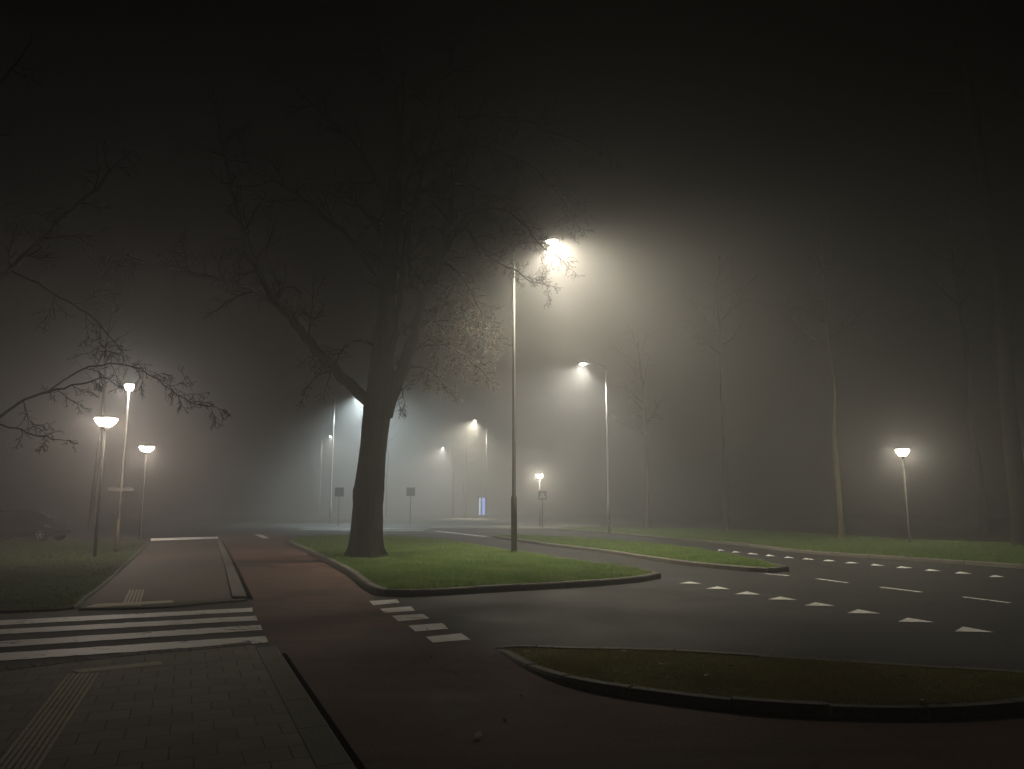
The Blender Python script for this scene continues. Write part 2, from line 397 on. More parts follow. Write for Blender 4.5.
# stone band along the front and a flat kerb along its right edge, with the dark drain beside it
def strip(name, pts_a, pts_b, z, mat, z0=-0.01, parent=None, gap=0.0):
    V = []; F = []
    for a, b_ in zip(pts_a, pts_b):
        V += [Vector((a.x, a.y, z0)), Vector((a.x, a.y, z)), Vector((b_.x, b_.y, z)), Vector((b_.x, b_.y, z0))]
    for i in range(len(pts_a) - 1):
        k = 4 * i
        for r in range(3): F.append((k + r, k + r + 1, k + r + 5, k + r + 4))
    F.append((3, 2, 1, 0)); L = 4 * (len(pts_a) - 1); F.append((L, L + 1, L + 2, L + 3))
    return mesh_obj(name, V, F, mat, parent)
nrm = Vector((-dr.y, dr.x, 0)); nrm = nrm if nrm.x > 0 else -nrm
mbk = MB()
for k in range(11):
    a = e0 + dr * (k * 0.9); b_ = a + dr * 0.893
    V = []
    for q in (a, b_):
        for off, zz in ((0.003, -0.01), (0.003, PZ + 0.004), (0.22, PZ + 0.004), (0.24, PZ - 0.015), (0.24, -0.01)):
            w_ = q + nrm * off; V.append(Vector((w_.x, w_.y, zz)))
    mbk.add(V, [(r, r + 1, r + 6, r + 5) for r in range(4)] + [(4, 3, 2, 1, 0), (5, 6, 7, 8, 9)])
struct(mbk.build('kerb', M['concrete']))
ga = [e0 + dr * t + nrm * 0.243 for t in (0.25, 9.5)]; gb = [e0 + dr * t + nrm * 0.31 for t in (0.25, 9.5)]
struct(sheet('gutter', [ga[0], ga[1], gb[1], gb[0]], 0.008, M['gutter']))
# dropped kerb along the front of the pavement
fa = smooth_loop([Vector((-14, pavA[0].y + 0.0, 0))] + pavA, 0.5, False)
fb = []
for i, p_ in enumerate(fa):
    t = (fa[min(i + 1, len(fa) - 1)] - fa[max(i - 1, 0)]).normalized(); fb.append(p_ + Vector((-t.y, t.x, 0)) * 0.14)
mb = MB()
for i in range(0, len(fa) - 1):
    a0, a1, b0, b1 = fa[i], fa[i + 1], fb[i], fb[i + 1]
    def hz(p_): # high kerb at the left sinking to a flush one at the crossing
        q = (p_.x + 7.2) / 1.4; return PZ + 0.003 - 0.055 * max(0, min(1, q))
    V = []
    for (a, b_) in ((a0.lerp(a1, 0.01), b0.lerp(b1, 0.01)), (a0.lerp(a1, 0.99), b0.lerp(b1, 0.99))):
        V += [Vector((a.x, a.y, -0.01)), Vector((a.x, a.y, PZ + 0.003)), Vector((b_.x, b_.y, hz(b_))), Vector((b_.x, b_.y, -0.01))]
    mb.add(V, [(0, 1, 5, 4), (1, 2, 6, 5), (2, 3, 7, 6), (3, 2, 1, 0), (4, 5, 6, 7)])
struct(mb.build('kerb', M['concrete']))
# row of dark bricks between crossing and kerb
sb = MB()
ln = 0
for i in range(len(fb) - 1):
    a, b_ = fb[i], fb[i + 1]; t = (b_ - a).normalized(); nn = Vector((-t.y, t.x, 0)); L = (b_ - a).length
    k = 0
    while k * 0.11 < L - 0.05:
        c = a + t * (k * 0.11 + 0.055) + nn * 0.125
        sb.box((c.x, c.y, 0.006 + random.uniform(-.002, .002)), (0.102, 0.21, 0.03), Matrix.Rotation(math.atan2(t.y, t.x), 3, 'Z')); k += 1
struct(sb.build('brick_gutter', ground_mat('dark_brick', (0.035, 0.030, 0.026), (0.07, 0.058, 0.046), (0.7, 0.9), 60, 3.0)))

# ribbed tactile guide tiles
def tactile(name, p0, p1, q0, q1, z, ribs, seglen=30):
    """ribbed strip between edge p0-p1 (near) and q0-q1 (far)"""
    mb = MB(); L = ((q0 + q1) / 2 - (p0 + p1) / 2).length; ns = max(1, int(round(L / seglen)))
    for s_ in range(ns):
        t0, t1 = (s_ + 0.004) / ns, (s_ + 0.996) / ns
        for r in range(ribs):
            w = 1.0 / ribs
            u0, u1 = (r + 0.2) * w, (r + 0.72) * w
            c = [p0.lerp(p1, u0).lerp(q0.lerp(q1, u0), t0), p0.lerp(p1, u1).lerp(q0.lerp(q1, u1), t0), p0.lerp(p1, u1).lerp(q0.lerp(q1, u1), t1), p0.lerp(p1, u0).lerp(q0.lerp(q1, u0), t1)]
            V = [Vector((v.x, v.y, z)) for v in c] + [Vector((v.x, v.y, z + 0.009)) for v in (c[0].lerp(c[2], .06), c[1].lerp(c[3], .06), c[2].lerp(c[0], .06), c[3].lerp(c[1], .06))]
            mb.add(V, [(4, 5, 6, 7), (0, 1, 5, 4), (1, 2, 6, 5), (2, 3, 7, 6), (3, 0, 4, 7)])
    return mb.build(name, M['tactile'])
M['tactile'] = ground_mat('tactile_tile', (0.40, 0.37, 0.28), (0.50, 0.46, 0.36), (0.75, 0.9), 70, 2.0, 0.3)
q0, q1 = G(68, 673, PZ), G(101, 672, PZ); p0, p1 = G(8, 749, PZ), G(52, 749, PZ)
d_ = (p0 - q0); p0 = q0 + d_ * 1.9; p1 = q1 + (p1 - q1) * 1.9
tt = struct(tactile('tactile_paving', p0, p1, q0, q1, PZ, 7)); tt.parent = pav
t2 = sheet('wait_tile', poly_px([(70, 670.5), (100, 667.5), (160, 661.5), (163, 665), (102, 671), (80, 673)], PZ), PZ + 0.004, M['tactile'], pav); struct(t2)

# footway beyond the crossing
FZ = 0.03
foot = struct(sheet('footpath', [Vector((p_.x, p_.y, 0)) for p_ in poly_px([(84, 608.5), (160, 606.5), (232, 600.5), (230, 592), (218, 541), (150, 544), (147, 548), (132, 563.5), (106, 587.5), (88, 602)])], FZ, M['clinker']))
ka = smooth_loop(poly_px([(78, 610.5), (160, 608.5), (205, 604.5), (247, 601)]), 0.5, False)
mb = MB()
for i in range(len(ka) - 1):
    t = (ka[i + 1] - ka[i]).normalized(); nn = Vector((-t.y, t.x, 0)) * 0.15
    a0, a1 = ka[i] + t * 0.004, ka[i + 1] - t * 0.004
    V = []
    for a in (a0, a1):
        V += [Vector((a.x, a.y, -0.01)), Vector((a.x, a.y, FZ - 0.015)), Vector((a.x + nn.x * .15, a.y + nn.y * .15, FZ + 0.004)), Vector((a.x + nn.x, a.y + nn.y, FZ + 0.004)), Vector((a.x + nn.x, a.y + nn.y, -0.01))]
    mb.add(V, [(r, r + 1, r + 6, r + 5) for r in range(4)] + [(4, 3, 2, 1, 0), (5, 6, 7, 8, 9)])
struct(mb.build('kerb', M['concrete']))
ca = smooth_loop(poly_px([(232.5, 600), (225, 568), (219, 548), (216.5, 541)]), 0.8, False); cb = smooth_loop(poly_px([(246.5, 600), (233.5, 568), (224, 548), (220.5, 541)]), 0.8, False)
n_ = min(len(ca), len(cb))
mb = MB()
for i in range(n_ - 1):
    V = []
    for k, s_ in ((i, 0.006), (i + 1, -0.006)):
        a, b_ = ca[k], cb[k]; t = (ca[i + 1] - ca[i]).normalized() * s_
        V += [Vector((a.x + t.x, a.y + t.y, -.01)), Vector((a.x + t.x, a.y + t.y, FZ + .035)), Vector((b_.x + t.x, b_.y + t.y, FZ + .035)), Vector((b_.x + t.x, b_.y + t.y, -.01))]
    mb.add(V, [(0, 1, 5, 4), (1, 2, 6, 5), (2, 3, 7, 6), (3, 2, 1, 0), (4, 5, 6, 7)])
struct(mb.build('kerb', M['concrete']))
gl = [p_ + Vector((0.01, 0, 0)) for p_ in cb[:n_]]; gr2 = [p_ + Vector((0.13, 0, 0)) for p_ in cb[:n_]]
struct(sheet('gutter', gl + gr2[::-1], 0.008, M['gutter']))
sb_ = struct(sheet('tactile_tile', [G(*q, FZ) for q in ((121, 606), (141, 606), (145, 589.5), (129, 589.5))], FZ + .003, M['concrete'], foot))
t3 = tactile('tactile_paving', *[G(*q, FZ) for q in ((121, 606), (141, 606), (129, 589.5), (145, 589.5))], FZ, 5); t3.parent = foot; struct(t3)
t4 = sheet('wait_tile', poly_px([(82, 608.3), (174, 602.5), (172, 600.3), (96, 604)], FZ), FZ + 0.0035, M['tactile'], foot); struct(t4)

# ------------------------------------------------------------------ painted marks (children of the surface they are painted on)
def mark(name, pts, parent, z=0.009):
    o = sheet(name, pts, z, M['paint'], parent); struct(o); return o
for (l0, l1, ra, rb) in (((0, 621), (0, 625.7), (252, 608.2), (253.5, 612)), ((0, 630), (0, 635), (256, 616.4), (257.5, 621)), ((0, 641.8), (0, 647.8), (260.5, 625.4), (262.5, 630.6)), ((0, 653.8), (0, 661.5), (265.5, 636.6), (268.5, 643))):
    A0, A1, B0, B1 = G(*l0), G(*l1), G(*ra), G(*rb)
    A0 = A0 + (A0 - B0) * 0.5; A1 = A1 + (A1 - B1) * 0.5
    top = [A0.lerp(B0, t / 40) + Vector((0, random.gauss(0, .012), 0)) for t in range(41)]
    bot = [A1.lerp(B1, t / 40) + Vector((0, random.gauss(0, .012), 0)) for t in range(41)]
    mark('zebra_stripe', top + bot[::-1], road)
for q in (((369.3, 601.5), (396.7, 599.7), (399.9, 603.2), (373.1, 605.7)), ((380.2, 609.2), (410.8, 606.8), (415.3, 611.3), (384.4, 613.4)), ((392.1, 616.3), (423, 614.5), (430, 619), (398.4, 621.9)), ((408.3, 626.1), (442.4, 623.6), (448.4, 629.3), (415.3, 632.1)), ((425.9, 637.4), (461, 633.8), (470.5, 640.2), (432.9, 643.3))):
    mark('crossing_block', poly_px(q), cycle)
mark('stop_line', poly_px([(151, 538.6), (218, 536.9), (218, 538.9), (151, 541.2)]), road, 0.02)
mark('crossing_block', poly_px([(254.4, 534.6), (262, 534.6), (269.6, 538.4), (262, 538.4)]), cycle)
for q in (((954.9, 632), (994.7, 632.9), (963, 627.2)), ((898, 622.4), (934.5, 622.8), (907.6, 618.2)), ((847, 613.6), (880.5, 614), (858, 609.7)), ((804.4, 606), (835.4, 606.4), (815.3, 602.7)), ((767.8, 599.8), (797, 600.3), (780, 597)), ((734.7, 594.5), (760.4, 595), (747, 591.7)), ((705.5, 589.1), (730.4, 589.6), (717.7, 586.6)), ((679, 583.8), (701.5, 584), (689.8, 581.8))):
    mark('yield_triangle', poly_px(q), road)
for (a, b_, ya, yb) in ((989, 1005.6, 577.3, 577.4), (955, 971.7, 573.7, 574), (924, 942, 571, 571.4), (895.8, 912.7, 568.1, 568.4), (869.6, 885, 565.7, 566), (845, 860, 563.5, 563.6), (823, 837, 561.3, 561.5), (802, 815, 559.6, 559.8), (783.7, 795, 557.9, 558.3), (765, 776.6, 556.1, 556.4), (747, 759, 554.2, 554.6), (731.7, 740.6, 552.4, 552.8), (717, 725, 550.6, 550.8)):
    mark('yield_triangle', poly_px([(a, ya), (b_, yb), (a + (b_ - a) * 0.3, ya - 1.0 - (ya - 550) * 0.035)]), road)
for (a, b_) in (((816.4, 579), (848, 583.2)), ((880.5, 587.4), (921, 592.4)), ((963.6, 597.4), (1010, 603.3)), ((762.7, 573.6), (788.8, 576)), ((1062, 609.5), (1122, 617))):
    A, B = G(*a), G(*b_); t = (B - A).normalized(); nn = Vector((-t.y, t.x, 0)) * 0.055
    mark('lane_dash', [A + nn, B + nn, B - nn, A - nn], road)
for (x0, x1, y) in ((372, 424, 530.2), (376, 428, 528.6), (300, 352, 529.6), (304, 356, 528.0)):
    A, B = G(x0, y), G(x1, y + 0.5); mark('far_crossing_stripe', [A + Vector((0, .5, 0)), B + Vector((0, .5, 0)), B - Vector((0, .5, 0)), A - Vector((0, .5, 0))], road)
A, B = G(436, 531.2), G(486, 536.8); mark('edge_line', [A + Vector((.12, .3, 0)), B + Vector((.12, .1, 0)), B - Vector((.12, .1, 0)), A - Vector((.12, .3, 0))], road)
struct(sheet('far_pavement', poly_px([(424, 529.0), (560, 529.6), (640, 528.0), (560, 523.0), (480, 518.5), (440, 517.8), (470, 521.5), (520, 525.5), (440, 526.5)]), 0.05, M['concrete']))

# ------------------------------------------------------------------ grass
tree_b = G(365, 558, 0.12)
blades('grass', iA, 0.115, M['grass'], 90000, .05, .13, .011, maxd=62, avoid=((tree_b.x, tree_b.y, .62),))
blades('grass', iB, 0.115, M['dry_grass'], 42000, .02, .05, .009, xr=(-1, 12), hfun=hB)
blades('grass', iC, 0.115, M['grass'], 45000, .05, .12, .012, maxd=60)
blades('grass', iD, 0.105, M['grass'], 60000, .05, .15, .014, xr=(4, 40), maxd=66)
blades('grass', iE, 0.033, M['grass_dim'], 60000, .03, .09, .011, xr=(-34, 0), maxd=42)

def fallen(poly, z, n, seed, maxd=40, xr=(-30, 20)):
    rn = random.Random(seed); V = []; F = []; xs = [p.x for p in poly]; ys = [p.y for p in poly]; c = 0
    while c < n:
        x = rn.uniform(max(xr[0], min(xs)), min(xr[1], max(xs))); y = rn.uniform(max(4, min(ys)), min(maxd, max(ys)))
        if not inside(poly, x, y): c += .05; continue
        c += 1; a = rn.uniform(0, 6.28); L = rn.uniform(.025, .055); w_ = L * rn.uniform(.4, .7); k = len(V); zz = z + rn.uniform(.004, .02)
        ca_, sa_ = math.cos(a), math.sin(a)
        for u, v, dz in ((-L, 0, rn.uniform(0, .02)), (0, -w_, 0), (L, 0, rn.uniform(0, .025)), (0, w_, rn.uniform(0, .015))): V.append((x + u * ca_ - v * sa_, y + u * sa_ + v * ca_, zz + dz))
        F += [(k, k + 1, k + 2), (k, k + 2, k + 3)]
    return struct(mesh_obj('fallen_leaves', V, F, M['leaf_litter']), 'stuff')
M['leaf_litter'] = plain('leaf_litter', (0.075, 0.052, 0.028), 0.7, 0, 0.5, 1.5)
fallen(iA, .16, 900, 1, 36); fallen(iE, .09, 900, 2, 36); fallen(iB, .09, 25, 3, 14, (-1, 9)); fallen(cyc, .004, 40, 4, 24); fallen(iC, .16, 300, 5, 45)

# ------------------------------------------------------------------ lamps
def spot(parent, loc, power, colr, size=0.12, angle=160, blend=0.5, tilt=0):
    l = bpy.data.lights.new('bulb', 'SPOT'); l.energy = power; l.color = colr; l.spot_size = R(angle); l.spot_blend = blend
    l.shadow_soft_size = size
    o = bpy.data.objects.new('bulb', l); col.objects.link(o); o.parent = parent; o.location = loc; o.rotation_euler = (0, -R(tilt), 0)
    return o
def street_lamp(base_px, head_dir, H, arm, power, colr, label, cat='street lamp', lens_s=60, z=0.1, polemat='galv', thick=1.0, Y=None, angle=162, blend=.95, simple=False):
    b0 = G(*base_px, z)
    e = empty('street_lamp', b0, label, cat, 'tall street lamps along the road')
    pm = MB(); r0 = 0.105 * thick
    pm.tube([(0, 0, -.12), (0, 0, 1.9), (0, 0, 2.0), (0, 0, H * .6), (0, 0, H - .35)], [r0, r0, r0 * .66, r0 * .5, r0 * .34], 14)
    pm.build('pole', M[polemat], e, True)
    am = MB(); s = head_dir
    am.tube([(0, 0, H - .36), (0, 0, H - .2), (.07 * s, 0, H - .07), (.25 * s, 0, H + .0), (arm * s - .25 * s, 0, H + .10)], [r0 * .34, r0 * .33, r0 * .32, r0 * .31, r0 * .30], 10)
    am.build('arm', M['dark_paint'] if polemat == 'grey_steel' else M[polemat], e, True)
    dm = MB(); dm.box((0, -r0 - .004, 1.0), (.10 * thick, .016, .42)); dm.build('access_door', M['grey_paint'], e)
    hm = MB()
    hm.lathe([(0.02, .085), (.18, .075), (.33, .03), (.36, 0.0), (.355, -.02), (.30, -.022)][::-1], 24, (arm * s, 0, H + .10), 1.0, .70)
    h = hm.build('lamp_housing', M['housing'], e, True)
    lm = MB(); lm.lathe([(.03, -.115), (.12, -.10), (.19, -.06), (.22, -.026)], 20, (arm * s, 0, H + .10), 1, .75)
    lm.build('lamp_lens', clear_lens('lamp_lens_glow', colr, lens_s), h, True)
    spot(e, (arm * s, 0, H - .03), power * LP, colr, .15, angle, blend, 17 * s)
    return e
def clear_lens(name, c, s):
    m = emit(name, c, s); nt = m.node_tree; b = nt.nodes['Principled BSDF']
    e = nt.nodes.new('ShaderNodeEmission'); e.inputs['Strength'].default_value = s
    nt.links.new(b.inputs['Emission Color'].links[0].from_socket, e.inputs[0])
    t = nt.nodes.new('ShaderNodeBsdfTransparent'); ad = nt.nodes.new('ShaderNodeAddShader')
    nt.links.new(t.outputs[0], ad.inputs[0]); nt.links.new(e.outputs[0], ad.inputs[1]); nt.links.new(ad.outputs[0], nt.nodes['Material Output'].inputs['Surface'])
    return m
def Hof(px_base, px_top, z=0.1):
    b0 = G(*px_base, z); return P(px_base[0], px_top, b0.y).z - z
LP = 1.5
WARM = (1.0, .905, .72); NEUT = (1.0, .95, .85); CYAN = (.84, .98, 1.0); PINK = (1.0, .83, .70)
L1 = street_lamp((514, 553), 1, Hof((514, 553), 247), 1.42, 7200, WARM, 'tallest street lamp, its bright warm head glaring through the bare twigs', z=.12, polemat='grey_steel', angle=162, blend=.9)
L2 = street_lamp((609, 532), -1, Hof((609, 532), 367), 1.55, 4500, NEUT, 'pale street lamp with bent top on the far verge, glowing white', z=.12, angle=150, blend=.7)
L3 = street_lamp((330, 524), 1, Hof((330, 524), 393, 0), 2.9, 24000, CYAN, 'street lamp giving off bluish light behind the big trunk', z=0.0)
L4 = street_lamp((486, 518.5), -1, Hof((486, 518.5), 421, 0), 2.0, 34000, WARM, 'distant street lamp with yellowish glow above the blue lit panel', z=0.0)
L5 = street_lamp((450, 515.3), -1, Hof((450, 515.3), 448, 0), 2.0, 36000, NEUT, 'farthest street lamp, a small white point left of the yellowish glow', z=0.0)
L6 = street_lamp((319, 518), 1, Hof((319, 518), 437, 0), 1.5, 6000, NEUT, 'faint distant street lamp, a tiny white point left of the bluish lamp', z=0.0)

def post_lamp(base_px, top_px, colr, s, label, z=.1, mat='dark_paint', rr=.36, r0=.045):
    b0 = G(*base_px, z); H = P(base_px[0], top_px, b0.y).z - z
    e = empty('post_lamp', b0, label, 'lamp post', 'low post lamps with dish shaped heads')
    pm = MB(); pm.tube([(0, 0, -.12), (0, 0, .9), (0, 0, .96), (0, 0, H - .28)], [r0 * 1.25, r0 * 1.2, r0, r0 * .7], 14); pm.build('pole', M[mat], e, True)
    cm = MB(); cm.lathe([(rr + .012, .0), (rr + .012, .022), (rr * .75, .055), (rr * .3, .085), (.02, .095)], 32, (0, 0, H)); cm.build('lamp_cap', M['housing'], e, True)
    nk = MB(); nk.lathe([(r0 * .75, -.42), (r0 * 1.1, -.36), (.17, -.275), (.17, -.262)], 24, (0, 0, H)); nk.build('shade_collar', M[mat], e, True)  # collar added under the lens to shade the pole from its glow
    lm = MB(); lm.lathe([(.07, -.26), (.15, -.255), (rr * .62, -.20), (rr * .88, -.10), (rr, -.006)], 32, (0, 0, H)); lm.build('lamp_lens', emit('dish_lens_glow', colr, s), e, True)
    return e
post_lamp((94.5, 555), 419, PINK, 190, 'nearest post lamp on the left lawn, wide glowing dish on dark pole')
post_lamp((139.5, 540.5), 447, PINK, 220, 'smaller post lamp beside the footpath, glowing dish with pinkish halo', z=.0)
post_lamp((910, 543), 450, WARM, 300, 'lone post lamp on the right verge in front of the dark wood', z=.12, mat='grey_paint', rr=.28, r0=.04)
post_lamp((540, 527), 475, WARM, 900, 'distant post lamp rising behind a square crossing sign', z=.0, mat='grey_paint', rr=.26, r0=.04)

# lamp pole with name boards
b0 = G(116, 550, .1); e = empty('tall_post_lamp', b0, 'slim pale lamp pole with orange foot and two name boards', 'lamp post'); H = P(128, 390, b0.y).z - .1
top = P(127.5, 390, b0.y) - b0
pm = MB(); pm.tube([(0, 0, 1.15), (0, 0, 2.2), (0.0, 0, H)], [.052, .05, .038], 12); pm.build('pole', M['cream_paint'], e, True)
fm = MB(); fm.tube([(0, 0, -.1), (0, 0, 1.15)], [.062, .06], 12); fm.build('orange_foot', M['orange_paint'], e, True)
for s in (-1, 1):
    nm = MB(); nm.box((s * .265, 0, 2.28), (.40, .025, .13)); nm.build('name_board', M['name_plate'], e)
hm = MB(); hm.lathe([(.16, 0), (.17, .03), (.12, .07), (.03, .10)], 24, (0, 0, H + .2)); h = hm.build('lamp_housing', M['housing'], e, True)
lm = MB(); lm.lathe([(.05, -.20), (.11, -.18), (.15, -.08), (.155, -.004)], 24, (0, 0, H + .2)); lm.build('lamp_lens', emit('lantern_glow', (1, .93, .84), 380), e, True)

# ------------------------------------------------------------------ trees
class Tree:
    def __init__(s, seed): s.r = random.Random(seed); s.tr = MB(); s.cr = MB(); s.tips = []
    def limb(s, pts, r0, r1, mb=None, n=8):
        q = catmull3(pts, 4); k = len(q)
        rad = [r0 + (r1 - r0) * (i / (k - 1)) ** .8 for i in range(k)]
        q = [p_ + Vector((s.r.gauss(0, .02), s.r.gauss(0, .02), s.r.gauss(0, .02))) * (1 if i else 0) for i, p_ in enumerate(q)]
        (mb or s.tr).tube(q, rad, n)
        return q, rad
    def twig(s, p, d, L, r, lev, maxlev, droop, kids=(4, 5, 4), spread=1.0):
        rn = s.r; nseg = 5 if lev < maxlev else 3
        pts = [p.copy()]; d = d.normalized(); step = L / nseg; curve = Vector((rn.gauss(0, .12), rn.gauss(0, .12), rn.gauss(0, .10)))
        for i in range(nseg):
            tt_ = i / nseg
            g = -droop * (1 if tt_ < .65 else -1.2)
            d = (d + curve + Vector((rn.gauss(0, .16), rn.gauss(0, .16), rn.gauss(0, .14) + g))).normalized()
            pts.append(pts[-1] + d * step)
        rad = [max(.0055, r * (1 - .75 * i / nseg)) for i in range(nseg + 1)]
        s.cr.tube(pts, rad, 3 if lev >= 2 else 5, False)
        s.tips.append(pts[-1])
        if lev >= maxlev: return
        nk = kids[min(lev, len(kids) - 1)]
        for k in range(nk):
            t = (k + rn.uniform(.2, .95)) / nk * .85 + .15
            i = min(int(t * nseg), nseg - 1); b_ = pts[i].lerp(pts[i + 1], t * nseg - i)
            base = (pts[i + 1] - pts[i]).normalized()
            a = Vector((rn.gauss(0, 1), rn.gauss(0, 1), rn.gauss(0, .8))); a = (a - base * a.dot(base))
            if a.length < 1e-3: continue
            nd = base * rn.uniform(.5, .9) + a.normalized() * rn.uniform(.5, .95) * spread
            s.twig(b_, nd, L * rn.uniform(.38, .62) * (1.1 - .35 * t), max(.0055, r * (1 - .7 * t) * .62), lev + 1, maxlev, droop * 1.1, kids, spread)
    def dress(s, q, rad, spacing, L0, maxlev=3, droop=.06, t0=.25, kids=(4, 5, 4), bias=None):
        n = len(q); acc = 0
        for i in range(int(n * t0), n - 1):
            seg = q[i + 1] - q[i]; acc += seg.length
            while acc > spacing:
                acc -= spacing; f = s.r.random(); p_ = q[i].lerp(q[i + 1], f); base = seg.normalized()
                a = Vector((s.r.gauss(0, 1), s.r.gauss(0, 1), s.r.gauss(.25, .8))); a = a - base * a.dot(base)
                if bias: a += bias
                if a.length < 1e-3: continue
                nd = base * s.r.uniform(.35, .8) + a.normalized() * .9
                s.twig(p_, nd, L0 * s.r.uniform(.55, 1.25) * (1.15 - .5 * i / n), min(rad[i] * .5, .035), 1, maxlev, droop, kids)
        s.twig(q[-1], q[-1] - q[-2], L0 * .8, rad[-1] * .9, 1, maxlev, droop, kids)
def catmull3(pts, k):
    out = []; n = len(pts)
    for i in range(n - 1):
        a, b_, c, d = pts[max(i - 1, 0)], pts[i], pts[i + 1], pts[min(i + 2, n - 1)]
        for j in range(k):
            t = j / k; out.append(0.5 * ((2 * b_) + (c - a) * t + (2 * a - 5 * b_ + 4 * c - d) * t * t + (3 * b_ - a - 3 * c + d) * t ** 3))
    out.append(pts[-1].copy()); return out

def px_limb(lst): return [P(*q) for q in lst]
T = Tree(11)
bx = G(365, 557, .1); TY = bx.y
YS = TY - 26.5
def Q(lst): return [P(a, b_, y + YS) for a, b_, y in lst]
# trunk: one ring mesh with root flare, bulges and bark ridges
trunk_px = [(365, 562, 20.5), (365, 556, 18.2), (365, 549, 16.6), (366, 536, 15.6), (367, 520, 14.9), (368, 505, 14.6), (368.5, 496, 15.0), (369, 490, 15.2), (370, 482, 14.2), (372, 460, 13.3), (374, 440, 13.0), (376, 420, 13.4), (378, 408, 14.6), (380, 396, 14.4), (381, 380, 12.6), (383, 350, 11.2), (385, 310, 10.2), (387, 270, 9.4), (390, 235, 8.4), (394, 195, 6.6), (398, 150, 4.6), (400, 110, 3.2), (402, 70, 1.6)]
cen = catmull3([P(a, b_, TY) for a, b_, w in trunk_px], 10); wid = []
for i in range(len(trunk_px) - 1):
    for j in range(10): wid.append(trunk_px[i][2] + (trunk_px[i + 1][2] - trunk_px[i][2]) * j / 10)
wid.append(trunk_px[-1][2])
NS = 120; V = []; F = []
from mathutils import noise as mn
for i, (c, w) in enumerate(zip(cen, wid)):
    rad = w / FPX * (c - Vector((0, 0, CAM_H))).length
    hh = c.z
    for k in range(NS):
        a = 2 * math.pi * k / NS
        flare = 1 + .30 * max(0, 1 - hh / .75) ** 1.6 * (0.4 + .6 * math.sin(5 * a + 1 + .5 * math.sin(2 * a)))
        ridg = 1 + .035 * mn.noise(Vector((math.cos(a) * 13, math.sin(a) * 13, hh * 1.6))) + .02 * mn.noise(Vector((math.cos(a) * 26, math.sin(a) * 26, hh * 4))) + .035 * mn.noise(Vector((math.cos(a) * 5, math.sin(a) * 5, hh * .9))) + .06 * mn.noise(Vector((math.cos(a) * 1.3, math.sin(a) * 1.3, hh * .7 + 4)))
        rr = rad * flare * ridg
        V.append(c + Vector((math.cos(a) * rr, math.sin(a) * rr, 0)))
for i in range(len(cen) - 1):
    for k in range(NS): F.append((i * NS + k, i * NS + (k + 1) % NS, (i + 1) * NS + (k + 1) % NS, (i + 1) * NS + k))
T.tr.add(V, F)
